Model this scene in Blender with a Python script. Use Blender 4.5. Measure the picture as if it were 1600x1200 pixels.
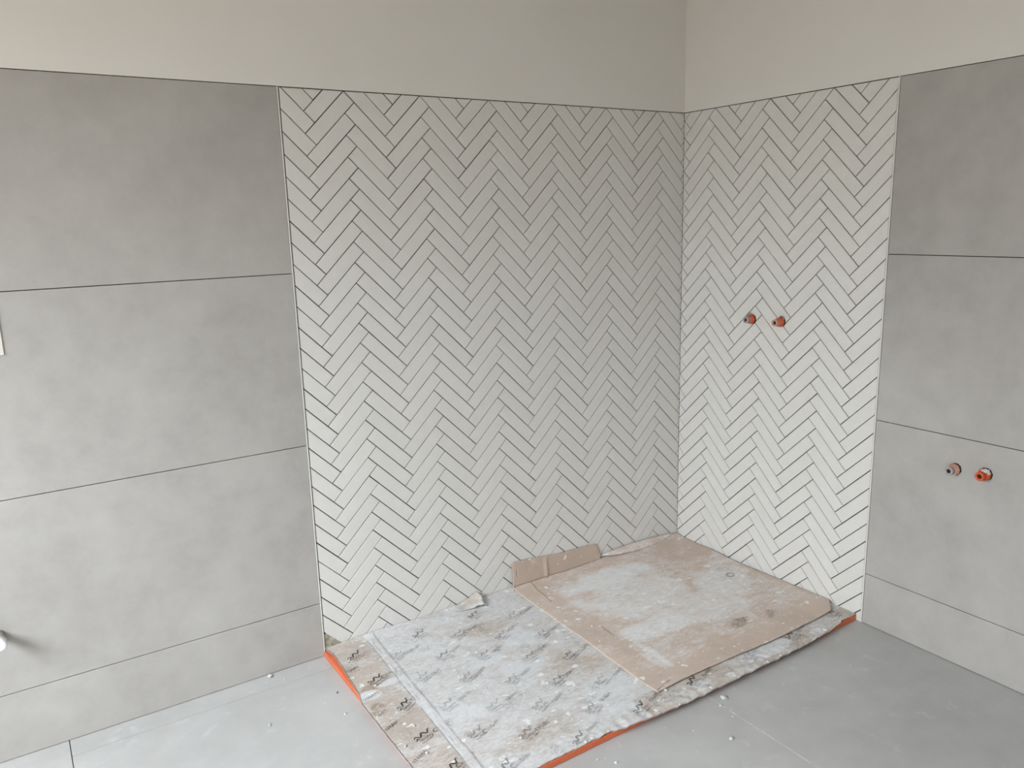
import bpy, bmesh, math, random
from mathutils import Vector, Matrix, noise
for o in list(bpy.data.objects): bpy.data.objects.remove(o)
random.seed(4)
SC = bpy.context.scene; COL = SC.collection

# ---------------------------------------------------------------- camera
S = 0.0358            # half the diagonal pitch of the small wall tiles, metres
TOP = 2.023           # height of the tiled area
F_PX = 1228.5
CAM = Vector((-2.6565, -2.6452, 1.5921))
YAW, PITCH, ROLL = math.radians(57.187), math.radians(-11.994), math.radians(-1.57)
fw = Vector((math.cos(YAW)*math.cos(PITCH), math.sin(YAW)*math.cos(PITCH), math.sin(PITCH)))
rt = Vector((math.sin(YAW), -math.cos(YAW), 0)); up = rt.cross(fw)
rt2 = rt*math.cos(ROLL) + up*math.sin(ROLL); up2 = -rt*math.sin(ROLL) + up*math.cos(ROLL)
cd = bpy.data.cameras.new('camera'); cam = bpy.data.objects.new('camera', cd); COL.objects.link(cam)
cd.sensor_width = 36; cd.lens = F_PX/1600*36; cd.clip_start = .05
M3 = Matrix((rt2, up2, -fw)).transposed()
cam.matrix_world = Matrix.Translation(CAM) @ M3.to_4x4()
SC.camera = cam

# ---------------------------------------------------------------- light
w = bpy.data.worlds.new('overcast_sky'); SC.world = w; w.use_nodes = True
wt = w.node_tree; bg = wt.nodes['Background']
tc_ = wt.nodes.new('ShaderNodeTexCoord'); sx_ = wt.nodes.new('ShaderNodeSeparateXYZ'); rp_ = wt.nodes.new('ShaderNodeValToRGB')
wt.links.new(tc_.outputs['Generated'], sx_.inputs[0]); mr_ = wt.nodes.new('ShaderNodeMapRange')
mr_.inputs[1].default_value = -1; mr_.inputs[2].default_value = 1
wt.links.new(sx_.outputs['Z'], mr_.inputs[0]); wt.links.new(mr_.outputs[0], rp_.inputs[0])
for e_, (p_, c_) in zip([rp_.color_ramp.elements[0], rp_.color_ramp.elements[1], rp_.color_ramp.elements.new(.6)],
                        [(.49, (.10, .09, .075, 1)), (.53, (.46, .53, .60, 1)), (.8, (.93, 1.0, 1.09, 1))]):
    e_.position = p_; e_.color = c_
wt.links.new(rp_.outputs[0], bg.inputs[0]); bg.inputs[1].default_value = 36.5
def portal(name, loc, rot, sx, sy):      # tells the renderer where the sky comes in; gives no light itself
    l = bpy.data.lights.new(name, 'AREA'); l.shape = 'RECTANGLE'; l.size = sx; l.size_y = sy
    l.cycles.is_portal = True
    o = bpy.data.objects.new(name, l); COL.objects.link(o); o.location = loc; o.rotation_euler = rot
# window in the side wall (x = -3.7) and an unseen doorway, added for fill light, in the rear wall (y = -4.3)
WY0, WY1, WZ0, WZ1 = -2.7, -.45, 1.28, 2.45
portal('window_portal', (-4.3, (WY0+WY1)/2, (WZ0+WZ1)/2), (0, math.radians(-90), 0), WZ1-WZ0, WY1-WY0)
DX0, DX1, DZ1 = -3.3, -2.9, 2.05
portal('rear_fill_portal', ((DX0+DX1)/2, -4.30, DZ1/2), (math.radians(90), 0, 0), DX1-DX0, DZ1)
SC.view_settings.view_transform = 'Standard'; SC.view_settings.look = 'None'
SC.view_settings.exposure = 0.0; SC.view_settings.gamma = 1.0; SC.view_settings.use_curve_mapping = False

# ---------------------------------------------------------------- helpers
def obj(name, bm, mats, parent=None, smooth=False):
    me = bpy.data.meshes.new(name); bm.normal_update(); bm.to_mesh(me); bm.free()
    for m in (mats if isinstance(mats, (list, tuple)) else [mats]): me.materials.append(m)
    if smooth:
        for p in me.polygons: p.use_smooth = True
    o = bpy.data.objects.new(name, me); COL.objects.link(o)
    if parent: o.parent = parent
    return o
def struct(o): o['kind'] = 'structure'; return o
def tag(o, label, cat, group=None):
    o['label'] = label; o['category'] = cat
    if group: o['group'] = group
    return o
def empty(name, loc, rot=(0, 0, 0)):
    o = bpy.data.objects.new(name, None); COL.objects.link(o); o.location = loc; o.rotation_euler = rot
    o.empty_display_size = .05
    return o
def box(bm, a, b, mi=0, bev=0):
    r = bmesh.ops.create_cube(bm, size=1)
    vs = r['verts']
    for v in vs:
        v.co = Vector([a[i] + (v.co[i]+.5)*(b[i]-a[i]) for i in range(3)])
    fs = {f for v in vs for f in v.link_faces}
    for f in fs: f.material_index = mi
    if bev:
        es = list({e for v in vs for e in v.link_edges})
        rr = bmesh.ops.bevel(bm, geom=es, offset=bev, segments=1, affect='EDGES')
        for f in rr['faces']: f.material_index = mi

# ---------------------------------------------------------------- materials
def mat(name, rough=.6, spec=.3):
    m = bpy.data.materials.new(name); m.use_nodes = True
    nt = m.node_tree; b = nt.nodes['Principled BSDF']
    b.inputs['Roughness'].default_value = rough
    b.inputs['Specular IOR Level'].default_value = spec
    return m, nt, b
def N(nt, t, **k):
    n = nt.nodes.new(t)
    for a, v in k.items():
        if a in n.inputs: n.inputs[a].default_value = v
        else: setattr(n, a, v)
    return n
def L(nt, a, b): nt.links.new(a, b)
def coords(nt): return N(nt, 'ShaderNodeTexCoord').outputs['Object']
def noise_n(nt, scale, detail=4, rough=.55, vec=None, dist=0):
    n = N(nt, 'ShaderNodeTexNoise'); n.inputs['Scale'].default_value = scale
    n.inputs['Detail'].default_value = detail; n.inputs['Roughness'].default_value = rough
    n.inputs['Distortion'].default_value = dist
    L(nt, vec if vec else coords(nt), n.inputs['Vector']); return n.outputs['Fac']
def ramp(nt, fac, stops, interp='LINEAR'):
    r = N(nt, 'ShaderNodeValToRGB'); r.color_ramp.interpolation = interp
    els = r.color_ramp.elements
    while len(els) < len(stops): els.new(.5)
    for e, (p, c) in zip(els, stops):
        e.position = p; e.color = (c[0], c[1], c[2], 1) if isinstance(c, (tuple, list)) else (c, c, c, 1)
    L(nt, fac, r.inputs[0]); return r.outputs[0]
def mix(nt, fac, a, b, blend='MIX'):
    n = N(nt, 'ShaderNodeMix', data_type='RGBA', blend_type=blend)
    for s_, v in ((n.inputs[0], fac), (n.inputs[6], a), (n.inputs[7], b)):
        if isinstance(v, (int, float)): s_.default_value = v
        elif isinstance(v, (tuple, list)): s_.default_value = (v[0], v[1], v[2], 1)
        else: L(nt, v, s_)
    return n.outputs[2]
def math_n(nt, op, a, b=0.0, clamp=False):
    n = N(nt, 'ShaderNodeMath', operation=op, use_clamp=clamp)
    for s_, v in zip(n.inputs, (a, b)):
        if isinstance(v, (int, float)): s_.default_value = v
        else: L(nt, v, s_)
    return n.outputs[0]
def bump(nt, b, h, strength=.3, dist=.002):
    n = N(nt, 'ShaderNodeBump'); n.inputs['Strength'].default_value = strength; n.inputs['Distance'].default_value = dist
    L(nt, h, n.inputs['Height']); L(nt, n.outputs[0], b.inputs['Normal'])
def simple(name, c, rough=.6, spec=.3, var=.06, scale=30, bmp=0):
    m, nt, b = mat(name, rough, spec)
    f = noise_n(nt, scale)
    lo = [x*(1-var) for x in c]; hi = [min(1, x*(1+var)) for x in c]
    L(nt, ramp(nt, f, [(.3, lo), (.7, hi)]), b.inputs['Base Color'])
    if bmp: bump(nt, b, f, bmp)
    return m

# painted plaster
M_plaster, nt, b = mat('cream_plaster', .85, .15)
L(nt, ramp(nt, noise_n(nt, 1.6, 3), [(.3, (.70, .678, .635)), (.7, (.73, .71, .67))]), b.inputs['Base Color'])
bump(nt, b, noise_n(nt, 90, 3), .08, .001)
M_bed = simple('tile_adhesive', (.06, .048, .034), .95, .05, .2, 60, .3)
M_glaze, nt, b = mat('off_white_glazed_tile', .34, .42)
at_ = N(nt, 'ShaderNodeAttribute', attribute_name='tone').outputs['Fac']
c = ramp(nt, at_, [(0, (.655, .64, .60)), (1, (.685, .672, .635))])
L(nt, mix(nt, .10, c, ramp(nt, noise_n(nt, 26, 3), [(.3, .45), (.7, .72)])), b.inputs['Base Color'])
bump(nt, b, noise_n(nt, 14, 2), .12, .002)
# large porcelain, concrete look
def porcelain(name, c0, c1, rough, spec):
    m, nt, b = mat(name, rough, spec)
    big = noise_n(nt, 1.7, 5, .6, dist=.4); fine = noise_n(nt, 11, 6, .65)
    col = ramp(nt, math_n(nt, 'ADD', math_n(nt, 'MULTIPLY', big, .6), math_n(nt, 'MULTIPLY', fine, .4)), [(.36, c0), (.64, c1)])
    sp = ramp(nt, noise_n(nt, 60, 2, .5), [(.77, 0.0), (.80, 1.0)])
    col = mix(nt, math_n(nt, 'MULTIPLY', sp, .35), col, (.62, .62, .60))
    L(nt, col, b.inputs['Base Color'])
    L(nt, ramp(nt, fine, [(.3, rough-.05), (.7, rough+.08)]), b.inputs['Roughness'])
    bump(nt, b, fine, .05, .001)
    return m
M_porc = porcelain('grey_porcelain_wall', (.350, .333, .309), (.440, .422, .395), .55, .22)
M_floor, nt, b = mat('grey_porcelain_floor', .38, .4)
big = noise_n(nt, 1.3, 5, .6, dist=.5); fine = noise_n(nt, 9, 6, .65)
col = ramp(nt, math_n(nt, 'ADD', math_n(nt, 'MULTIPLY', big, .65), math_n(nt, 'MULTIPLY', fine, .35)), [(.36, (.40, .398, .385)), (.64, (.50, .498, .485))])
sm = ramp(nt, math_n(nt, 'MULTIPLY', noise_n(nt, 7, 3, .5, dist=1.0), noise_n(nt, 23, 3)), [(.33, 0.0), (.45, 1.0)])
col = mix(nt, math_n(nt, 'MULTIPLY', sm, .35), col, (.62, .63, .62))
L(nt, col, b.inputs['Base Color']); L(nt, ramp(nt, fine, [(.3, .36), (.7, .5)]), b.inputs['Roughness'])
M_joint = simple('dark_open_joint', (.10, .095, .085), .95, .05)
M_grout = simple('pale_floor_grout', (.56, .56, .54), .9, .1, .25, 40)
M_trim = simple('ivory_metal_trim', (.66, .645, .59), .35, .5, .04)
M_trimw = simple('white_edge_trim', (.64, .63, .59), .45, .4, .03)
M_orange = simple('orange_membrane', (.62, .15, .065), .55, .3, .10, 25, .2)
M_plastic = simple('orange_plastic', (.62, .10, .03), .38, .45, .12, 60)
M_pinkplas = simple('dusty_pink_orange_plastic', (.56, .30, .23), .6, .3, .25, 70, .2)
M_metal = simple('dull_galvanised_metal', (.30, .28, .25), .42, .5, .2, 80, .2)
M_dusty = simple('dusty_grey_metal', (.40, .355, .33), .7, .3, .35, 90, .4)
M_dark = simple('dark_hole', (.03, .028, .025), .9, .05)
M_crumb = simple('dried_plaster', (.66, .66, .63), .95, .05, .12, 120, .5)
M_mortar = simple('rough_mortar', (.36, .34, .27), .95, .05, .3, 90, .6)
M_white = simple('white_plastic', (.76, .77, .78), .3, .5, .02)
M_card2 = simple('cream_board', (.66, .63, .57), .7, .2, .05, 20)
M_chip = simple('dark_grit', (.12, .12, .11), .9, .1)
M_frame = simple('white_window_frame', (.75, .75, .74), .4, .4, .02)
M_glass = bpy.data.materials.new('window_glass'); M_glass.use_nodes = True
nt = M_glass.node_tree; nt.nodes.clear()
t_ = nt.nodes.new('ShaderNodeBsdfTransparent'); g_ = nt.nodes.new('ShaderNodeBsdfGlossy'); g_.inputs['Roughness'].default_value = .02
mx = nt.nodes.new('ShaderNodeMixShader'); mx.inputs[0].default_value = .06; ou = nt.nodes.new('ShaderNodeOutputMaterial')
L(nt, t_.outputs[0], mx.inputs[1]); L(nt, g_.outputs[0], mx.inputs[2]); L(nt, mx.outputs[0], ou.inputs[0])

# dusty cardboard; 'dust' and 'stain' are dirt with a shape of its own, stored on the sheet; on the upturned flap 'stain' is an even tint, partly shade
def cardboard(name, base, dustc, crust=1.0, ink=False):
    m, nt, b = mat(name, .9, .08)
    co = coords(nt)
    st = N(nt, 'ShaderNodeMapping'); st.inputs['Scale'].default_value = (1, 2.2, 1); st.inputs['Rotation'].default_value = (0, 0, .45)
    L(nt, co, st.inputs['Vector'])
    d = N(nt, 'ShaderNodeAttribute', attribute_name='dust').outputs['Fac']
    s = N(nt, 'ShaderNodeAttribute', attribute_name='stain').outputs['Fac']
    n1 = noise_n(nt, 9, 8, .68, st.outputs[0], .3); n2 = noise_n(nt, 45, 6, .7, st.outputs[0], .6); n3 = noise_n(nt, 150, 3, .6, co)
    nn = math_n(nt, 'ADD', math_n(nt, 'MULTIPLY', n1, .42), math_n(nt, 'ADD', math_n(nt, 'MULTIPLY', n2, .40), math_n(nt, 'MULTIPLY', n3, .18)))
    f = math_n(nt, 'ADD', math_n(nt, 'MULTIPLY', math_n(nt, 'SUBTRACT', nn, .5), 3.0*crust), d)
    f = ramp(nt, f, [(.12, 0.0), (.5, .62), (.95, 1.0)])
    cb = ramp(nt, noise_n(nt, 5, 4, .6), [(.3, [x*.93 for x in base]), (.7, [x*1.06 for x in base])])
    cb = mix(nt, s, cb, (.27, .195, .13))
    du = ramp(nt, n2, [(.3, [x*.86 for x in dustc]), (.62, dustc)])
    col = mix(nt, f, cb, du)
    # bright white splashes of dried plaster
    sp = ramp(nt, math_n(nt, 'MULTIPLY', noise_n(nt, 17, 3, .5, st.outputs[0], .5), noise_n(nt, 31, 2, .5, co)), [(.375, 0.0), (.40, 1.0)])
    col = mix(nt, math_n(nt, 'MULTIPLY', sp, .8), col, (.80, .81, .79))
    if crust > 1.1:   # greyish grit in the crust
        gr = ramp(nt, math_n(nt, 'MULTIPLY', noise_n(nt, 120, 4, .8, co, 1.0), noise_n(nt, 14, 2, .5, co)), [(.33, 0.0), (.40, 1.0)])
        col = mix(nt, math_n(nt, 'MULTIPLY', gr, .45), col, (.20, .195, .18))
    if ink: col = mix(nt, math_n(nt, 'MULTIPLY', math_n(nt, 'SUBTRACT', 1.12, math_n(nt, 'MULTIPLY', f, .6)), ink, True), col, (.075, .07, .062))
    L(nt, col, b.inputs['Base Color'])
    bump(nt, b, nn, .55, .004)
    return m
M_card = cardboard('brown_cardboard', (.57, .465, .395), (.75, .745, .735), 1.0)
M_print = cardboard('printed_protection_board', (.475, .415, .36), (.66, .665, .665), 1.25)
M_ink = cardboard('printed_ink', (.475, .415, .36), (.66, .665, .665), 1.25, ink=.95)
M_ink2 = cardboard('faded_printed_ink', (.475, .415, .36), (.66, .665, .665), 1.25, ink=.55)

# ---------------------------------------------------------------- room shell
XW, YR, H = -4.3, -4.3, 2.80
bm = bmesh.new()
box(bm, (XW, .006, -.02), (.2, .2, TOP+.0015), 1); box(bm, (XW, 0, TOP+.0015), (.2, .2, H), 0)
wall_left = struct(obj('wall_left', bm, [M_plaster, M_bed]))
bm = bmesh.new()
box(bm, (.006, YR, -.02), (.2, .2, TOP+.0015), 1); box(bm, (0, YR, TOP+.0015), (.2, .2, H), 0)
wall_right = struct(obj('wall_right', bm, [M_plaster, M_bed]))
bm = bmesh.new(); box(bm, (XW-.2, YR-.2, H), (.2, .2, H+.1)); struct(obj('ceiling', bm, M_plaster))
bm = bmesh.new()
box(bm, (XW-.12, YR, -.02), (XW, WY0, H)); box(bm, (XW-.12, WY1, -.02), (XW, .2, H))
box(bm, (XW-.12, WY0, -.02), (XW, WY1, WZ0)); box(bm, (XW-.12, WY0, WZ1), (XW, WY1, H))
struct(obj('wall_side', bm, M_plaster))
bm = bmesh.new()
box(bm, (XW-.12, YR-.12, -.02), (DX0, YR, H)); box(bm, (DX1, YR-.12, -.02), (.2, YR, H)); box(bm, (DX0, YR-.12, DZ1), (DX1, YR, H))
struct(obj('wall_rear', bm, M_plaster))
bm = bmesh.new()
for a, b_ in (((WY0, WZ0), (WY1, WZ0+.05)), ((WY0, WZ1-.05), (WY1, WZ1)), ((WY0, WZ0+.05), (WY0+.05, WZ1-.05)), ((WY1-.05, WZ0+.05), (WY1, WZ1-.05))):
    box(bm, (XW-.09, a[0], a[1]), (XW-.04, b_[0], b_[1]))
wn = struct(obj('window_1', bm, M_frame))
bm = bmesh.new(); box(bm, (XW-.068, WY0+.05, WZ0+.05), (XW-.062, WY1-.05, WZ1-.05)); obj('pane', bm, M_glass, wn)

# floor: porcelain slabs with joints
bm = bmesh.new()
box(bm, (XW-.12, YR-.12, -.06), (.2, .2, -.010), 2)
g = .0012
def slab(x0, x1, y0, y1): box(bm, (x0+g, y0+g, -.0105), (x1-g, y1-g, 0), 0, .0006)
X1, X2 = -2.663, -.848
slab(XW-.1, X1, -1.2, .004); slab(XW-.1, X1, -2.4, -1.2); slab(XW-.1, X1, -4.3, -2.4)
slab(X1, X2, -.092, .004); slab(X1, X2, -1.9, -.092); slab(X1, X2, -4.3, -1.9)
slab(X2, .004, -2.4, .004); slab(X2, .004, -4.3, -2.4)
box(bm, (X2-.0022, -4.3, -.0105), (X2+.0022, 0, .0002), 1)
floor = struct(obj('floor', bm, [M_floor, M_grout, M_joint]))

# ---------------------------------------------------------------- wall tiling
UL, UR = 44.528*S, 5.049*S
LX, RY = -1.814, -1.003     # outer edges of the herringbone fields
def clip(poly, lo, hi):
    for ax, lim, sgn in ((0, lo[0], 1), (0, hi[0], -1), (1, lo[1], 1), (1, hi[1], -1)):
        out = []
        for i in range(len(poly)):
            a, c2 = poly[i-1], poly[i]
            da, dc = sgn*(a[ax]-lim), sgn*(c2[ax]-lim)
            if (da >= 0) != (dc >= 0):
                t = da/(da-dc); out.append((a[0]+(c2[0]-a[0])*t, a[1]+(c2[1]-a[1])*t))
            if dc >= 0: out.append(c2)
        poly = out
        if len(poly) < 3: return []
    q = []
    for p in poly:
        if not q or math.hypot(p[0]-q[-1][0], p[1]-q[-1][1]) > 1e-4: q.append(p)
    if len(q) > 2 and math.hypot(q[0][0]-q[-1][0], q[0][1]-q[-1][1]) < 1e-4: q.pop()
    return q if len(q) > 2 else []
def inset(poly, d):
    n = len(poly); A = sum(poly[i-1][0]*poly[i][1]-poly[i][0]*poly[i-1][1] for i in range(n))/2
    sg = 1 if A > 0 else -1; ls = []
    for i in range(n):
        a, c2 = Vector(poly[i]), Vector(poly[(i+1) % n]); e = (c2-a).normalized()
        nn = Vector((-e.y, e.x))*sg; ls.append((a+nn*d, e))
    out = []
    for i in range(n):
        (p, e), (q, f_) = ls[i-1], ls[i]
        den = e.x*f_.y-e.y*f_.x
        if abs(den) < 1e-6: return None
        t = ((q.x-p.x)*f_.y-(q.y-p.y)*f_.x)/den; out.append((p.x+e.x*t, p.y+e.y*t))
    A2 = sum(out[i-1][0]*out[i][1]-out[i][0]*out[i-1][1] for i in range(n))/2
    if A2*sg <= 1e-5 or any(math.hypot(out[i][0]-poly[i][0], out[i][1]-poly[i][1]) > .02 for i in range(n)): return None
    return out
def herringbone(name, to3, origin_u, mirror, lo, hi, parent, seed, skip=None):
    """plane coordinates (a = towards the right of the picture, z up); to3(a, z, depth)"""
    R = random.Random(seed); bm = bmesh.new(); tone = []
    k = 4
    for i in range(-3, 9):
        for n in range(-6, 36):
            A0 = (origin_u + 8*i*S, TOP - 2*n*S + .0)
            for shape in (((0, 0), (1, 1), (5, -3), (4, -4)), ((0, 0), (-4, -4), (-3, -5), (1, -1))):
                P = [(A0[0] + (-u if mirror else u)*S, A0[1]+v*S) for u, v in shape]
                cx = sum(p[0] for p in P)/4; cz = sum(p[1] for p in P)/4
                th = R.gauss(0, .0011); ox, oz = R.gauss(0, .00022), R.gauss(0, .00022)
                P = inset(P, .00155)
                P = [(cx+(p[0]-cx)*math.cos(th)-(p[1]-cz)*math.sin(th)+ox, cz+(p[0]-cx)*math.sin(th)+(p[1]-cz)*math.cos(th)+oz) for p in P]
                P = clip(P, lo, hi)
                if not P: continue
                Q = inset(P, .0009)
                if Q is None: continue
                mx_ = sum(p[0] for p in P)/len(P); mz_ = sum(p[1] for p in P)/len(P)
                if skip and skip(mx_, mz_): continue
                dz = R.gauss(0, .00012); tx, tz = R.gauss(0, .0009), R.gauss(0, .0009)
                dep = lambda p: dz + tx*(p[0]-cx) + tz*(p[1]-cz)
                v0 = [bm.verts.new(to3(p[0], p[1], .006)) for p in P]
                v1 = [bm.verts.new(to3(p[0], p[1], .0009+dep(p))) for p in P]
                v2 = [bm.verts.new(to3(p[0], p[1], .0000+dep(p))) for p in Q]
                tn = min(1, max(0, R.gauss(.5, .22))); m = len(P)
                bm.faces.new(v2)
                for a in range(m):
                    c2 = (a+1) % m
                    bm.faces.new((v0[a], v0[c2], v1[c2], v1[a])); bm.faces.new((v1[a], v1[c2], v2[c2], v2[a]))
                tone += [tn]*(2*m+1)
    me = bpy.data.meshes.new(name); bm.faces.ensure_lookup_table()
    # orient every facet towards the room
    bmesh.ops.recalc_face_normals(bm, faces=bm.faces); bm.to_mesh(me); bm.free()
    at = me.attributes.new('tone', 'FLOAT', 'FACE'); at.data.foreach_set('value', tone)
    me.materials.append(M_glaze)
    o = bpy.data.objects.new(name, me); COL.objects.link(o); o.parent = parent
    return o
herringbone('herringbone_tiling', lambda a, z, d: (a, d, z), -UL, False, (LX+.0010, .0), (-.0003, TOP-.0018), wall_left, 1,
            skip=lambda x, z: z < .062 and x < -1.765)
herringbone('herringbone_tiling', lambda a, z, d: (d, -a, z), UR, True, (.0003, .0), (-RY-.0022, TOP-.0018), wall_right, 2)

def big_tiles(name, rows, u0, u1, to3, parent):
    bm = bmesh.new()
    for z0, z1 in rows:
        a, b_ = to3(u0, z0, .0065), to3(u1, z1, 0)
        box(bm, [min(a[i], b_[i]) for i in range(3)], [max(a[i], b_[i]) for i in range(3)], 0, .0007)
    return obj(name, bm, M_porc, parent)
def rows(js, g2=.0013):
    js = [TOP+.0003]+js+[.0005]; return [(js[i+1]+g2, js[i]-g2) for i in range(len(js)-1)]
RL = rows([1.4246, .8213, .2150]); RR = rows([1.427, .8200, .2070])
big_tiles('large_format_tiling', RL, -1.8222, -3.0235, lambda u, z, d: (u, d, z), wall_left)
big_tiles('large_format_tiling', RR, -1.0095, -2.210, lambda u, z, d: (d, u, z), wall_right)
big_tiles('large_format_tiling', RR, -2.213, -3.412, lambda u, z, d: (d, u, z), wall_right)
big_tiles('large_format_tiling', RR, -3.415, -4.298, lambda u, z, d: (d, u, z), wall_right)
big_tiles('large_format_tiling', RL, -3.0265, XW+.0015, lambda u, z, d: (u, d, z), wall_left)
# edge trims
bm = bmesh.new(); box(bm, (-1.8212, -.0022, 0), (-1.8168, .006, TOP), 0, .0006); struct(obj('trim_1', bm, M_trim))
bm = bmesh.new(); box(bm, (-.0008, -1.0078, 0), (.006, -1.0018, TOP), 0, .0006); struct(obj('trim_2', bm, M_trimw))

# exposed rough mortar where the lowest corner tile is missing
bm = bmesh.new()
nx, nz = 14, 14; grid = {}
for i in range(nx+1):
    for j in range(nz+1):
        x = -1.8145+.075*i/nx; z = .012+.075*j/nz
        y = .0045-.006*max(0, noise.noise(Vector((x*60, z*60, 3)))+.15)
        grid[i, j] = bm.verts.new((x, y, z))
for i in range(nx):
    for j in range(nz): bm.faces.new((grid[i, j], grid[i+1, j], grid[i+1, j+1], grid[i, j+1]))
obj('exposed_mortar', bm, M_mortar, wall_left, True)

# ---------------------------------------------------------------- shower tray slab (orange)
bm = bmesh.new(); box(bm, (-1.822, -.985, .0005), (-.0015, -.0015, .021), 0, .002)
tray = tag(obj('shower_tray', bm, M_orange), 'low orange shower tray base hidden under the cardboard, its orange edge showing', 'shower tray')

# ---------------------------------------------------------------- cardboard sheets
def nz3(x, y, s, z=0): return noise.noise(Vector((x*s, y*s, z)))
def blob(x, y, cx, cy, rx, ry, rot=0):
    dx, dy = x-cx, y-cy; c_, s_ = math.cos(rot), math.sin(rot)
    u, v = (dx*c_+dy*s_)/rx, (-dx*s_+dy*c_)/ry
    u += .35*nz3(x, y, 9, 5); v += .35*nz3(x, y, 9, 8)
    d = u*u+v*v
    return max(0, min(1, 1.6*(1-d)))
def base_z(x, y):   # upper face of the printed board
    z = .0265 + .0035*nz3(x, y, 3, 1) + .0012*nz3(x, y, 22, 2)
    z += .016*math.exp(y/.028)*(.55+.45*nz3(x, 0, 4, 9))            # rides up at the back wall
    k = max(0, 1-(y+1.0)/.10); z += k*(.004*nz3(x, y, 45, 3)+.0035*nz3(x, y, 16, 4))    # crusty front edge
    mid_ = min(1, max(0, (x+1.16)/.08))*min(1, max(0, (-.13-x)/.06))
    if y < -.988: z -= mid_*min(1, (-.988-y)/.018)*.007
    lift = math.exp(-((x+.72)/.42)**2)*max(0, 1-(y+1.0)/.16); z += .004*lift
    return max(z, .0258) if (x > -1.832 and y > -.990) else max(z, .012)
def left_edge(y):
    t = -y
    if t < .05: e = -1.817+.013*t/.05
    elif t < .14: e = -1.804-.002*(t-.05)/.09
    elif t < .34: e = -1.806-.016*(t-.14)/.20
    elif t < .40: e = -1.822-.013*(t-.34)/.06
    else: e = -1.835
    return e+.0018*nz3(0, y, 30, 7)
def front_edge(x):
    e = -.984
    if -1.24 < x < -.10: e -= .028*math.sin(math.pi*(x+1.24)/1.14)**.4
    if x < -1.6: e -= .0
    return e+.0035*nz3(x, 0, 26, 11)+.002*nz3(x, 0, 80, 12)
def add_attr(me, name, f):
    at = me.attributes.new(name, 'FLOAT', 'POINT')
    at.data.foreach_set('value', [f(v.co.x, v.co.y) for v in me.vertices])
def dust_a(x, y):
    d = .68 + .22*nz3(x, y, 2.2, 21)
    if x < -1.665: d = .20+.2*nz3(x, y, 6, 22) + max(0, (x+1.71)/.045)*.25
    d = max(d, 1.25*blob(x, y, -1.795, -.365, .045, .03), 1.1*blob(x, y, -1.70, -.335, .07, .016, .1))
    d -= .3*blob(x, y, -1.12, -.62, .13, .10); d -= .3*blob(x, y, -1.42, -.86, .2, .07)
    d -= .35*blob(x, y, -1.25, -.22, .12, .06)
    if y < -.90 and x > -1.1: d = .28+.3*nz3(x, y, 7, 23)
    for c_ in ((-1.30, -.52, .11, .08), (-1.36, -.42, .10, .04), (-1.60, -.62, .07, .09), (-1.18, -.36, .10, .08), (-1.10, -.80, .14, .09), (-1.50, -.66, .08, .05), (-1.60, -.38, .05, .02)):
        d = max(d, 1.2*blob(x, y, *c_))
    d = max(d, 1.6*blob(x, y, -.50, -.955, .125, .042, .0), 1.0*blob(x, y, -.84, -.97, .05, .02), 1.0*blob(x, y, -.24, -.97, .04, .015))
    return d
def dust_b(x, y):
    d = .26+.2*nz3(x, y, 3, 31)
    d = max(d, 1.0*blob(x, y, -.60, -.17, .24, .10), .72*blob(x, y, -.60, -.36, .30, .20), .85*blob(x, y, -.68, -.60, .22, .09), .7*blob(x, y, -.22, -.50, .16, .16), .65*blob(x, y, -.45, -.60, .25, .14), .8*blob(x, y, -.86, -.74, .05, .12), .5*blob(x, y, -.10, -.40, .12, .12))
    if y < -.80: d -= .22*min(1, (-.80-y)/.05)
    if x < -.86: d = d*.6
    d -= .3*blob(x, y, -.12, -.14, .16, .14)
    return d
def stain_b(x, y):
    return .8*blob(x, y, -.42, -.765, .075, .035, .3)+.5*blob(x, y, -.27, -.79, .05, .02, .6)+.45*blob(x, y, -.18, -.46, .02, .012)

# printed board: fine grid with a wavy crusted outline, 4 mm thick
NX, NY = 340, 190
bm = bmesh.new(); g2 = {}
for i in range(NX+1):
    for j in range(NY+1):
        u, v = i/NX, j/NY
        xx = -1.82+1.8185*u; yf = front_edge(xx)
        y = -.003+(yf+.003)*v
        xl = left_edge(y); x = xl+(-.0015-xl)*u
        g2[i, j] = bm.verts.new((x, y, base_z(x, y)))
for i in range(NX):
    for j in range(NY): bm.faces.new((g2[i, j], g2[i, j+1], g2[i+1, j+1], g2[i+1, j]))
rim = [g2[i, 0] for i in range(NX+1)]+[g2[NX, j] for j in range(1, NY+1)]+[g2[i, NY] for i in range(NX-1, -1, -1)]+[g2[0, j] for j in range(NY-1, 0, -1)]
low = []
for v in rim:
    front = v.co.y < -.97
    mid = front and -1.15 < v.co.x < -.14
    if mid:
        low.append(bm.verts.new((v.co.x, v.co.y+.002, v.co.z-.0045))); continue
    low.append(bm.verts.new((v.co.x, v.co.y+(.002 if front else 0), v.co.z-.0042)))
for a in range(len(rim)): bm.faces.new((rim[a], rim[a-1], low[a-1], low[a]))
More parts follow.
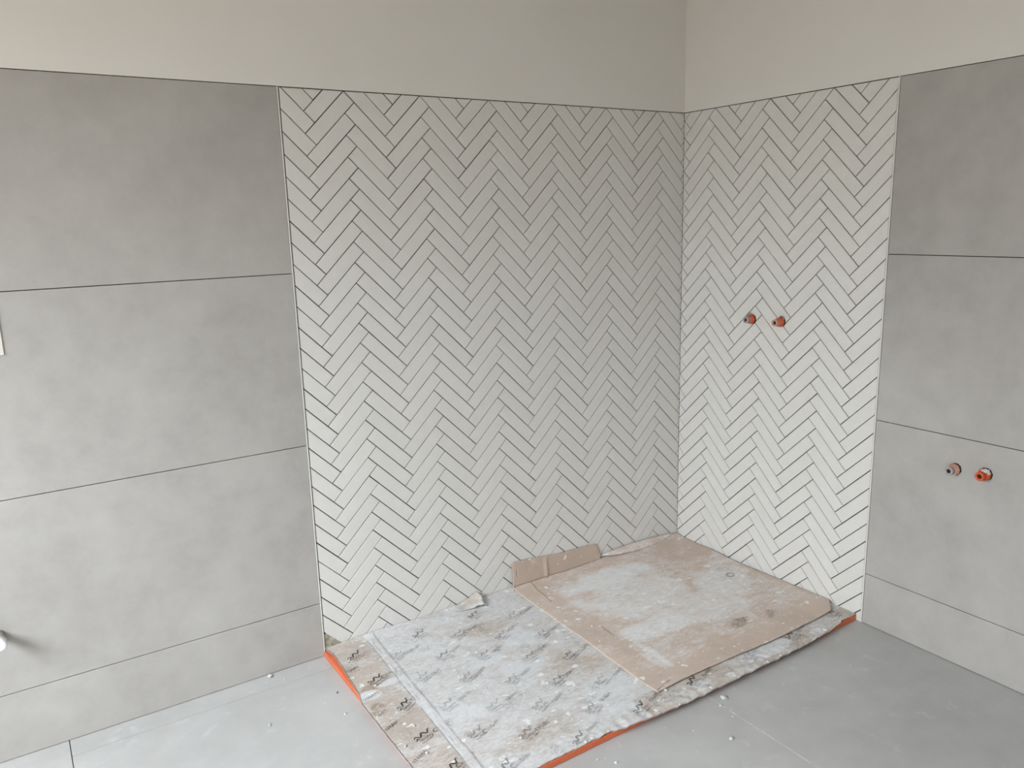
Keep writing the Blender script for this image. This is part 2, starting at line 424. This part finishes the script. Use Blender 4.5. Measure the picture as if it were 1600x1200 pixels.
# printed marks: flat ink strokes lying on the board
def ribbon(pts, wd, mi):
    prev = None
    pts = [p for p in pts if p[0] > left_edge(p[1])+.006 and front_edge(p[0])+.008 < p[1] < -.012]
    if len(pts) < 3: return
    for a, p in enumerate(pts):
        q0 = pts[max(0, a-1)]; q1 = pts[min(len(pts)-1, a+1)]
        dx, dy = q1[0]-q0[0], q1[1]-q0[1]; l_ = math.hypot(dx, dy) or 1
        w_ = wd*(.35+.65*math.sin(math.pi*(a+.5)/len(pts)))/2
        ox, oy = -dy/l_*w_, dx/l_*w_
        z = base_z(*p)+.0009
        c_ = (bm.verts.new((p[0]+ox, p[1]+oy, z)), bm.verts.new((p[0]-ox, p[1]-oy, z)))
        if prev:
            f = bm.faces.new((prev[0], prev[1], c_[1], c_[0])); f.material_index = mi
            if f.normal.z < 0: f.normal_flip()
        prev = c_
RS = random.Random(9)
def T(cx, cy, rot, u, v): return (cx+u*math.cos(rot)-v*math.sin(rot), cy+u*math.sin(rot)+v*math.cos(rot))
def print_unit(cx, cy, kind):
    rot = .36+RS.gauss(0, .07)
    for q in range(RS.randint(8, 20)):      # worn flecks of ink
        u, v, a_ = RS.gauss(0, .022), RS.gauss(-.006, .012), RS.uniform(0, 3.1); l_ = RS.uniform(.002, .006)
        p0 = T(cx, cy, rot, u, v); p1 = (p0[0]+l_*math.cos(a_), p0[1]+l_*math.sin(a_)); pm = ((p0[0]+p1[0])/2, (p0[1]+p1[1])/2)
        ribbon([p0, pm, p1], RS.uniform(.0012, .0028), 1 if q % 3 == 0 else 2)
    if kind == 0:   # bold wavy flourish with two lines of smudged lettering under it
        pts = [T(cx, cy, rot, -.034+.068*t/16, .012+.007*math.sin(t*.95)+.006*t/16) for t in range(17)]
        mb = 1 if cx < -1.68 or RS.random() < .22 else 2; ribbon(pts, .0064, mb)
        ribbon([T(cx, cy, rot, -.036+.0022*t, .004-.0045*math.sin(t*1.1)) for t in range(9)], .0036, mb)
        for row, amp in ((-.006, .0055), (-.019, .004)):
            ln = RS.uniform(.045, .062); n_ = 26
            ribbon([T(cx, cy, rot, -.03+ln*t/n_+.0012*math.sin(t*2.1), row+amp*math.sin(t*1.75+RS.uniform(-.5, .5))) for t in range(n_+1)], .0026, 2)
    else:           # smudged word
        n_ = 30; ln = .066
        ribbon([T(cx, cy, rot, -.033+ln*t/n_+.002*math.sin(t*1.3), .0065*math.sin(t*1.6+RS.uniform(-.6, .6))) for t in range(n_+1)], .0030, 2)
        ribbon([T(cx, cy, rot, -.030+ln*t/n_, -.006+.002*math.sin(t*.9)) for t in range(n_+1)], .0012, 2)
        if RS.random() < .5:
            ribbon([T(cx, cy, rot, -.036+.011*math.cos(.8+t*.5), .002+.008*math.sin(.8+t*.5)) for t in range(9)], .003, 1)
for cxi in range(16):
    for r_ in range(7):
        x = -1.73+.127*cxi; y = -.115-.185*r_-(.09 if cxi % 2 else 0)
        if -1.79 < x < -.06 and -.955 < y < -.03 and not (x > -.98 and y > -.90): print_unit(x+RS.gauss(0, .006), y+RS.gauss(0, .006), 0)
        x2 = x-.066; y2 = y-.075
        if -1.80 < x2 < -.06 and -.955 < y2 < -.03 and not (x2 > -.98 and y2 > -.90): print_unit(x2+RS.gauss(0, .006), y2, 1)
sheet = obj('floor_protection_board', bm, [M_print, M_ink, M_ink2], None, True)
add_attr(sheet.data, 'dust', dust_a); add_attr(sheet.data, 'stain', lambda x, y: .7*blob(x, y, -1.80, -.46, .03, .05)+.5*blob(x, y, -1.775, -.33, .05, .02))
tag(sheet, 'printed protective board caked in white plaster dust, covering the whole shower tray', 'cardboard sheet')
# strip of crinkled packing tape along its left side
bm = bmesh.new(); prev = None
for a in range(161):
    y = -.006-.972*a/160; cx = -1.645-.045*min(1, -y/1.0)+.002*nz3(0, y, 8, 2); row = []
    for k_ in range(9):
        x = cx-.017+.034*k_/8+.0015*nz3(k_, y, 25, 1)
        z = base_z(x, y)+.0012+.0022*abs(nz3(x*3, y, 28, 6))*(1 if 0 < k_ < 8 else .1)
        row.append(bm.verts.new((x, y, z)))
    if prev:
        for k_ in range(8): bm.faces.new((prev[k_], row[k_], row[k_+1], prev[k_+1]))
    prev = row
for off_, wd_ in ((-.018, .0030), (.0165, .0022), (-.004, .0014)):
    for a in range(0, 150, 6):
        if RS.random() < (.22 if off_ != -.004 else .55): continue
        pts = []
        for b_ in range(7):
            y = -.012-.965*(a+b_)/156; pts.append((-1.645-.045*min(1, -y)+off_+.0035*nz3(off_*90, y, 26, 3), y))
        n0 = len(bm.faces)
        prev2 = None
        for q, p in enumerate(pts):
            hw = wd_*(.3+.7*math.sin(math.pi*(q+.5)/7))/2; z = base_z(*p)+.0042
            c_ = (bm.verts.new((p[0]+hw, p[1], z)), bm.verts.new((p[0]-hw, p[1], z)))
            if prev2:
                f = bm.faces.new((prev2[0], prev2[1], c_[1], c_[0])); f.material_index = 1
            prev2 = c_
tp = obj('tape_strip', bm, [M_print, M_ink2], sheet, True)
add_attr(tp.data, 'dust', lambda x, y: .80+.3*nz3(x, y, 12, 40)); add_attr(tp.data, 'stain', lambda x, y: 0)
tp['label'] = 'crinkled whitish tape strip'
# torn curled flap against the wall
bm = bmesh.new(); g3 = {}
for i in range(31):
    for j in range(15):
        u, v = i/30, j/14
        x = -1.275+.135*u+.006*math.sin(v*5); y = -.004-.078*v*(.5+.5*u)
        z = base_z(x, y)+.0015+.058*max(0, u-.25)**1.3*(1-.5*v)+.006*nz3(x, y, 55, 2)*u
        if u > .86: z -= (u-.86)/.14*.030; x -= (u-.86)*.03
        g3[i, j] = bm.verts.new((x, y, max(z, base_z(x, y)+.0008)))
for i in range(30):
    for j in range(14): bm.faces.new((g3[i, j], g3[i, j+1], g3[i+1, j+1], g3[i+1, j]))
tf = obj('torn_flap', bm, M_print, sheet, True)
sd = tf.modifiers.new('thick', 'SOLIDIFY'); sd.thickness = .0015; sd.offset = 1
add_attr(tf.data, 'dust', lambda x, y: .45+.5*nz3(x, y, 20, 41)); add_attr(tf.data, 'stain', lambda x, y: 0)
tf['label'] = 'torn scrap of board curled up against the wall'

# plain brown cardboard laid over the right half
def brown_z(x, y):
    z = base_z(x, y)+.0045+.0015*nz3(x, y, 4, 13)
    z += .006*max(0, 1-(y+.93)/.07)*(.7+.5*nz3(x, 0, 5, 14))       # front edge lifts a little
    z += .005*math.exp(-((x+.03)/.04)**2)*(.5+nz3(0, y, 6, 15))
    z += .009*min(1, max(0, (x+.16)/.16))*min(1, max(0, (-.70-y)/.2))
    return z
bm = bmesh.new(); g4 = {}; NX, NY = 150, 130
def brown_pt(u, v):
    fy = -.925+.006*math.sin(u*7)+.002*nz3(u, 0, 20, 3)
    y = -.006+(fy+.006)*v
    xl = -.985-.02*v+.006*nz3(0, y, 5, 17); xr = -.004
    if y < -.865: xr = -.004-.075*((-.865-y)/.06)
    if -.62 < y < -.2: xr -= .010*math.sin(math.pi*(-.2-y)/.42)
    return xl+(xr-xl)*u, y
for i in range(NX+1):
    for j in range(NY+1):
        x, y = brown_pt(i/NX, j/NY); g4[i, j] = bm.verts.new((x, y, brown_z(x, y)))
for i in range(NX):
    for j in range(NY): bm.faces.new((g4[i, j], g4[i, j+1], g4[i+1, j+1], g4[i+1, j]))
brown = obj('cardboard_sheet', bm, M_card, None, True)
sd = brown.modifiers.new('thick', 'SOLIDIFY'); sd.thickness = .0025; sd.offset = -1
add_attr(brown.data, 'dust', dust_b); add_attr(brown.data, 'stain', stain_b)
tag(brown, 'plain brown cardboard sheet with plaster smears, laid over the corner end of the printed board', 'cardboard sheet')
# folded edge standing up against the wall
def strip(name, rowf, n, m, label, thick=.0022, dust=.25, shade_tint=0):
    bm = bmesh.new(); G = {}
    for i in range(n+1):
        for j in range(m+1): G[i, j] = bm.verts.new(rowf(i/n, j/m))
    for i in range(n):
        for j in range(m): bm.faces.new((G[i, j], G[i+1, j], G[i+1, j+1], G[i, j+1]))
    o = obj(name, bm, M_card, brown, True)
    sd = o.modifiers.new('thick', 'SOLIDIFY'); sd.thickness = thick; sd.offset = 1
    add_attr(o.data, 'dust', lambda x, y: dust+.3*nz3(x, y, 14, 50)); add_attr(o.data, 'stain', lambda x, y: shade_tint)
    o['label'] = label; return o
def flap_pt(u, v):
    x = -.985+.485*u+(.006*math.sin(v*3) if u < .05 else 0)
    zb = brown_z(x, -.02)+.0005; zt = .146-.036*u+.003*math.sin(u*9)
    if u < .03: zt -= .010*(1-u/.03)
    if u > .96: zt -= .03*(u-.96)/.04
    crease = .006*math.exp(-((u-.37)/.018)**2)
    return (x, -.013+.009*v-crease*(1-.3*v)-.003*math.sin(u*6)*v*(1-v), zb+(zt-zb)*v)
strip('upturned_flap', flap_pt, 90, 10, 'brown edge folded up against the wall', .0022, .0, .28)  # bare brown board, its shade also put into the colour as an even tint
def curl_pt(u, v):   # narrow lip peeling away from the wall
    x = -.488+.455*u; wd = math.sin(math.pi*min(1, u*1.02))**.6
    yb = -.004; zt = .050+.014*wd-.006*u
    a = v*1.9
    return (x, yb-.036*wd*math.sin(a*.83)-.001, zt-.020*wd*(1-math.cos(a)) )
strip('curled_edge', curl_pt, 60, 8, 'pale lip of cardboard curling off the wall', .0016, .45)
def lip_pt(u, v):    # back lip of the sheet running up the wall from the curl
    return (-.49+.47*u, -.0042-.014*(1-v), brown_z(-.49+.47*u, -.018)+v*.012)
# creases pressed in the cardboard: thin raised ridges
def crease(pts, name, h=.0022):
    bm = bmesh.new(); prev = None
    for p in pts:
        z = brown_z(*p)
        r = [bm.verts.new((p[0]-.0022, p[1], z+.0002)), bm.verts.new((p[0]+.0002, p[1]+.0002, z+h)), bm.verts.new((p[0]+.0012, p[1]+.001, z+.0002))]
        if prev:
            for k_ in range(2): bm.faces.new((prev[k_], prev[k_+1], r[k_+1], r[k_]))
        prev = r
    o = obj(name, bm, M_card, brown); add_attr(o.data, 'dust', lambda x, y: .05); add_attr(o.data, 'stain', lambda x, y: .9)
crease([(-.893-.023*t/12+.002*math.sin(t), -.015-.19*t/12) for t in range(13)], 'crease')
crease([(-.881-.006*t/6, -.483-.083*t/6) for t in range(7)], 'crease')
crease([(-1.000+.074*t/6, -.918+.019*t/6) for t in range(7)], 'crease')
# small ring
bm = bmesh.new()
cx, cy = -.143, -.468; ring = {}
for a in range(32):
    for k_ in range(6):
        A_, B_ = a/32*2*math.pi, k_/6*2*math.pi
        r_ = .0165+.0018*math.cos(B_)
        ring[a, k_] = bm.verts.new((cx+r_*math.cos(A_), cy+r_*math.sin(A_)*.95, brown_z(cx, cy)+.0016+.0018*math.sin(B_)))
for a in range(32):
    for k_ in range(6): bm.faces.new((ring[a, k_], ring[(a+1) % 32, k_], ring[(a+1) % 32, (k_+1) % 6], ring[a, (k_+1) % 6]))
tag(obj('ring', bm, M_metal, None, True), 'small dark ring lying on the brown cardboard near the right wall', 'ring')

# ---------------------------------------------------------------- pipe stubs with plugs
def lathe(prof, seg=28, ribs=0, ribamp=0, rough=0, sd=1):
    """profile (distance from wall, radius); axis is local +Z"""
    bm = bmesh.new(); R = random.Random(sd); rings = []
    for d, r in prof:
        rg = []
        for a in range(seg):
            t = 2*math.pi*a/seg; rr = r
            if ribs and r > .010: rr += ribamp*math.cos(ribs*t)
            if rough: rr += rough*noise.noise(Vector((math.cos(t)*3, math.sin(t)*3, d*90+sd)))
            rg.append(bm.verts.new((rr*math.cos(t), rr*math.sin(t), d)))
        rings.append(rg)
    for a in range(len(rings)-1):
        for k_ in range(seg): bm.faces.new((rings[a][k_], rings[a][(k_+1) % seg], rings[a+1][(k_+1) % seg], rings[a+1][k_]))
    bm.faces.new(rings[-1]); bm.faces.new(rings[0][::-1])
    return bm
def stub(y, z, label, body_m, tip_m, sd, wingang, s=1.0, group=None, wing=True):
    e = empty('pipe_stub', (-.0012, y, z), (0, math.radians(-90), 0))
    tag(e, label, 'pipe stub', group)
    obj('cut_out', lathe([(-.003, .0200*s), (-.0006, .0200*s), (0, .0190*s), (.0002, .017*s)], rough=.0025, sd=sd), M_dark, e)
    b_ = obj('plug_body', lathe([(-.004, .0165*s), (.003, .0165*s), (.0045, .0188*s), (.0135, .0188*s), (.0150, .0174*s), (.0215, .0174*s), (.0235, .0160*s), (.0245, .012*s)], 36, 9, .0008, .0012, sd), body_m, e, True)
    t_ = obj('threaded_tip', lathe([(.023, .0130*s), (.0262, .0142*s), (.0278, .0126*s), (.0294, .0144*s), (.0310, .0128*s), (.0326, .0146*s), (.0342, .0130*s), (.037, .0144*s), (.0435, .0138*s), (.0455, .011*s), (.043, .0078*s), (.036, .006*s)], 24, 0, 0, .0012, sd+3), tip_m, e, True)
    obj('bore', lathe([(.0355, .0060*s), (.0415, .0064*s)], 16), M_dark, t_)
    if wing:
        bm = bmesh.new(); prev = None     # small wire loop standing off the body
        for a in range(15):
            t = math.pi*a/14; c_ = Vector((.0165+.0095*math.sin(t), .011*math.cos(t), .008))
            rg = []
            for k_ in range(6):
                q = 2*math.pi*k_/6; d_ = Vector((math.sin(t), math.cos(t), 0))
                rg.append(bm.verts.new(c_+d_*.0022*math.cos(q)+Vector((0, 0, .0022*math.sin(q)))))
            if prev:
                for k_ in range(6): bm.faces.new((prev[k_], prev[(k_+1) % 6], rg[(k_+1) % 6], rg[k_]))
            prev = rg
        lp = obj('loop', bm, M_metal, e, True); lp.rotation_euler = (0, 0, wingang)
    # dabs of dried plaster clinging to it
    return e
stub(-.4185, 1.1415, 'bright orange plugged pipe stub in the white herringbone wall, left of the pair', M_plastic, M_dusty, 3, .3)
stub(-.5675, 1.1435, 'orange pipe stub with dusty tip in the white herringbone wall, right of the pair', M_plastic, M_pinkplas, 8, -.35)
def dab(parent, loc, r, sd, m=None):
    bm = bmesh.new(); bmesh.ops.create_icosphere(bm, subdivisions=3, radius=1)
    for v in bm.verts:
        n_ = 1+.45*noise.noise(v.co*1.7+Vector((sd, 0, 0)))+.15*noise.noise(v.co*5+Vector((0, sd, 0)))
        v.co = Vector((v.co.x*r[0], v.co.y*r[1], v.co.z*r[2]))*n_
    o = obj('plaster_dab', bm, m or M_crumb, parent, True); o.location = loc; return o
e3 = stub(-1.3085, .7085, 'pinkish pipe stub coated in plaster on the grey wall tiles, left of the pair', M_pinkplas, M_dusty, 15, .4, 1.05, wing=False)
dab(e3, (-.008, .006, .036), (.006, .007, .006), 4); dab(e3, (-.013, -.008, .018), (.005, .006, .009), 7)
dab(e3, (.013, 0, .012), (.006, .010, .008), 9)
e4 = stub(-1.4090, .7165, 'orange pipe stub half covered in plaster on the grey wall tiles, right of the pair', M_plastic, M_plastic, 21, .4, 1.05, wing=False)
dab(e4, (.014, -.004, .014), (.007, .013, .012), 12); dab(e4, (-.015, .006, .030), (.004, .010, .008), 15); dab(e4, (.006, -.014, .012), (.009, .005, .010), 17)

# white capped pipe at the left edge of the picture
e = empty('capped_pipe', (-2.793, -.0002, .415), (math.radians(90), 0, 0)); tag(e, 'white capped pipe end sticking out of the left wall at the picture edge', 'pipe')
obj('pipe', lathe([(-.004, .0125), (.060, .0125)], 28), M_metal, e, True)
obj('cap', lathe([(.052, .0125), (.054, .0175), (.082, .0175), (.086, .0150), (.087, .010)], 32), M_white, e, True)
# pale board fixed on the wall at the left edge
bm = bmesh.new(); box(bm, (-3.02, -.004, 1.246), (-2.668, -.0005, 1.62), 0, .0015)
tag(obj('pale_panel', bm, M_card2), 'cream board flat on the left wall, only its right edge in view', 'panel')

# ---------------------------------------------------------------- crumbs of plaster
protos = []
for k_ in range(5):
    bm = bmesh.new(); bmesh.ops.create_icosphere(bm, subdivisions=2, radius=1)
    for v in bm.verts:
        n_ = 1+.55*noise.noise(v.co*1.3+Vector((k_*7, 0, 0)))+.25*noise.noise(v.co*4+Vector((0, k_*3, 0)))
        v.co = v.co*n_; v.co.z = max(v.co.z*.6, -.42)
    me = bpy.data.meshes.new('plaster_crumb'); bm.to_mesh(me); bm.free(); me.materials.append(M_crumb); protos.append(me)
# positions below were measured on the floor and the sheets, in metres (x, y)
FLOOR_CRUMBS = [(-2.029, -0.01625, 0.013, 'largest white plaster crumb at the foot of the left wall tiles'), (-2.051, -0.045, 0.004, ''), (-1.991, -0.064, 0.004, ''), (-2.113, -0.296, 0.007, 'small white crumb on the left floor tile below the wall crumb'), (-1.887, -0.382, 0.006, 'white crumb on the floor beside the left edge of the tray'), (-1.866, -0.252, 0.005, 'dark'), (-1.923, -0.288, 0.004, ''), (-0.815, -1.041, 0.014, 'lumpy plaster crumb on the floor just in front of the tray'), (-0.853, -1.062, 0.007, 'crumbled bit right below the lumpy crumb in front of the tray'), (-0.955, -1.196, 0.009, 'grey plaster crumb nearest the bottom of the picture, right of the tray'), (-0.865, -1.124, 0.004, ''), (-1.352, -1.034, 0.005, ''), (-1.313, -1.076, 0.006, ''), (-1.327, -1.042, 0.003, ''), (-1.019, -1.102, 0.004, ''), (-1.084, -1.181, 0.003, ''), (-0.586, -1.1, 0.0035, ''), (-0.303, -1.167, 0.005, 'pale crumb alone on the right floor tile'), (-1.08, -1.043, 0.004, ''), (-0.023, -1.047, 0.003, ''), (-1.891, -0.04, 0.003, ''), (-0.849, -1.159, 0.004, ''), (-0.947, -0.986, 0.003, '')]
BROWN_CRUMBS = [(0.016, -0.827, 0.006), (-0.117, -0.716, 0.006), (-0.09, -0.783, 0.003), (-0.738, -0.838, 0.003), (-0.219, -0.155, 0.004), (-0.281, -0.382, 0.003), (-0.466, -0.293, 0.005), (-0.713, -0.41, 0.006), (-0.911, -0.462, 0.007), (-0.761, -0.54, 0.004), (-0.664, -0.58, 0.004), (-0.642, -0.621, 0.003), (-0.572, -0.701, 0.004), (-0.995, -0.009, 0.006), (-0.97, -0.21, 0.005), (-0.859, -0.087, 0.008), (-0.849, -0.138, 0.008), (-0.329, -1.026, 0.004), (-0.284, -0.044, 0.003), (-0.2, -0.48, 0.003), (-0.228, -0.677, 0.003), (-0.364, -0.577, 0.003), (-0.588, -0.653, 0.007), (-0.515, -0.694, 0.008), (-0.663, -0.677, 0.006), (-1.012, -0.511, 0.003), (-0.509, -0.009, 0.003)]
BOARD_CRUMBS = [(-1.745, -0.606, 0.006), (-1.772, -0.746, 0.007), (-1.832, -0.679, 0.006), (-1.503, -0.849, 0.005), (-1.757, -0.329, 0.006), (-1.738, -0.333, 0.003), (-1.352, -0.754, 0.004), (-1.577, -0.521, 0.004), (-1.452, -0.565, 0.004), (-1.36, -0.07, 0.006), (-1.034, -0.097, 0.004), (-0.97, -0.926, 0.008), (-0.832, -1.025, 0.009), (-0.209, -0.994, 0.01), (-0.275, -1.009, 0.005), (-0.199, -0.936, 0.005), (-1.323, -1.02, 0.007), (-1.35, -1.008, 0.006), (-1.263, -1.008, 0.004), (-1.388, -1.009, 0.004), (-1.739, -0.513, 0.003), (-1.74, -0.139, 0.003), (-0.645, -1.0, 0.005), (-0.55, -1.018, 0.006), (-0.481, -1.032, 0.005), (-0.129, -0.993, 0.004), (-0.982, -1.026, 0.004), (-1.069, -1.029, 0.004), (-1.37, -0.856, 0.004)]
R = random.Random(12)
def crumb(x, y, z, r, label, group, m=None, name='plaster_crumb'):
    me = R.choice(protos)
    if m: me = me.copy(); me.materials.clear(); me.materials.append(m)
    o = bpy.data.objects.new(name, me); COL.objects.link(o)
    r *= .8; o.location = (x, y, z+.40*r*.9); o.rotation_euler = (0, 0, R.uniform(0, 6.3))
    o.scale = (r*R.uniform(.9, 1.3), r*R.uniform(.7, 1), r*.9)
    tag(o, label, 'crumb', group); return o
for x, y, r, lab in FLOOR_CRUMBS:
    if lab == 'dark': crumb(x, y, 0, r, 'dark grit chip on the floor by the orange edge of the tray', None, M_chip, 'grit_chip')
    elif lab: crumb(x, y, 0, r, lab, None)
    else: crumb(x, y, 0, r, 'tiny white plaster crumb lying loose on the grey floor tiles', 'plaster crumbs on the floor')
BIG_BROWN = {15: 'white chip near the crease of the brown cardboard, below the upturned flap', 16: 'elongated white chip just below the chip near the crease under the upturned flap',
             8: 'white chip on the left edge strip of the brown cardboard, beside the second crease', 22: 'larger white chip near the centre of the brown cardboard', 23: 'large white chip just left of the brown stain on the cardboard',
             0: 'white crumb by the cut right corner of the brown cardboard', 13: 'white crumb right at the left foot of the upturned flap'}
BIG_BOARD = {1: 'oval white crumb on the bare brown strip, nearest the bottom of the picture', 4: 'round white crumb beside the white splash on the left brown strip',
             9: 'white crumb by the wall, left of the torn curled flap', 10: 'small crumb between the torn curled flap and the brown cardboard',
             11: 'plaster lump at the front left corner of the brown cardboard', 12: 'pale plaster lump on the crusty front edge, right of the brown cardboard corner',
             13: 'biggest plaster lump, near the right end of the board front edge', 16: 'white crumb over the orange front edge, largest of the row there'}
for n_, (x, y, r) in enumerate(BROWN_CRUMBS):
    if n_ in (17, 25): continue
    x = min(x, -.03); y = min(max(y, -.89), -.03); lb = BIG_BROWN.get(n_)
    crumb(x, y, brown_z(x, y), r, lb or 'small white plaster crumb lying on the brown cardboard sheet', None if lb else 'plaster crumbs on the brown cardboard')
for n_, (x, y, r) in enumerate(BOARD_CRUMBS):
    x = max(x, -1.81); y = min(-.02, max(y, front_edge(x)+r)); lb = BIG_BOARD.get(n_)
    crumb(x, y, base_z(x, y), r, lb or 'small white plaster crumb lying on the printed board', None if lb else 'plaster crumbs on the printed board')
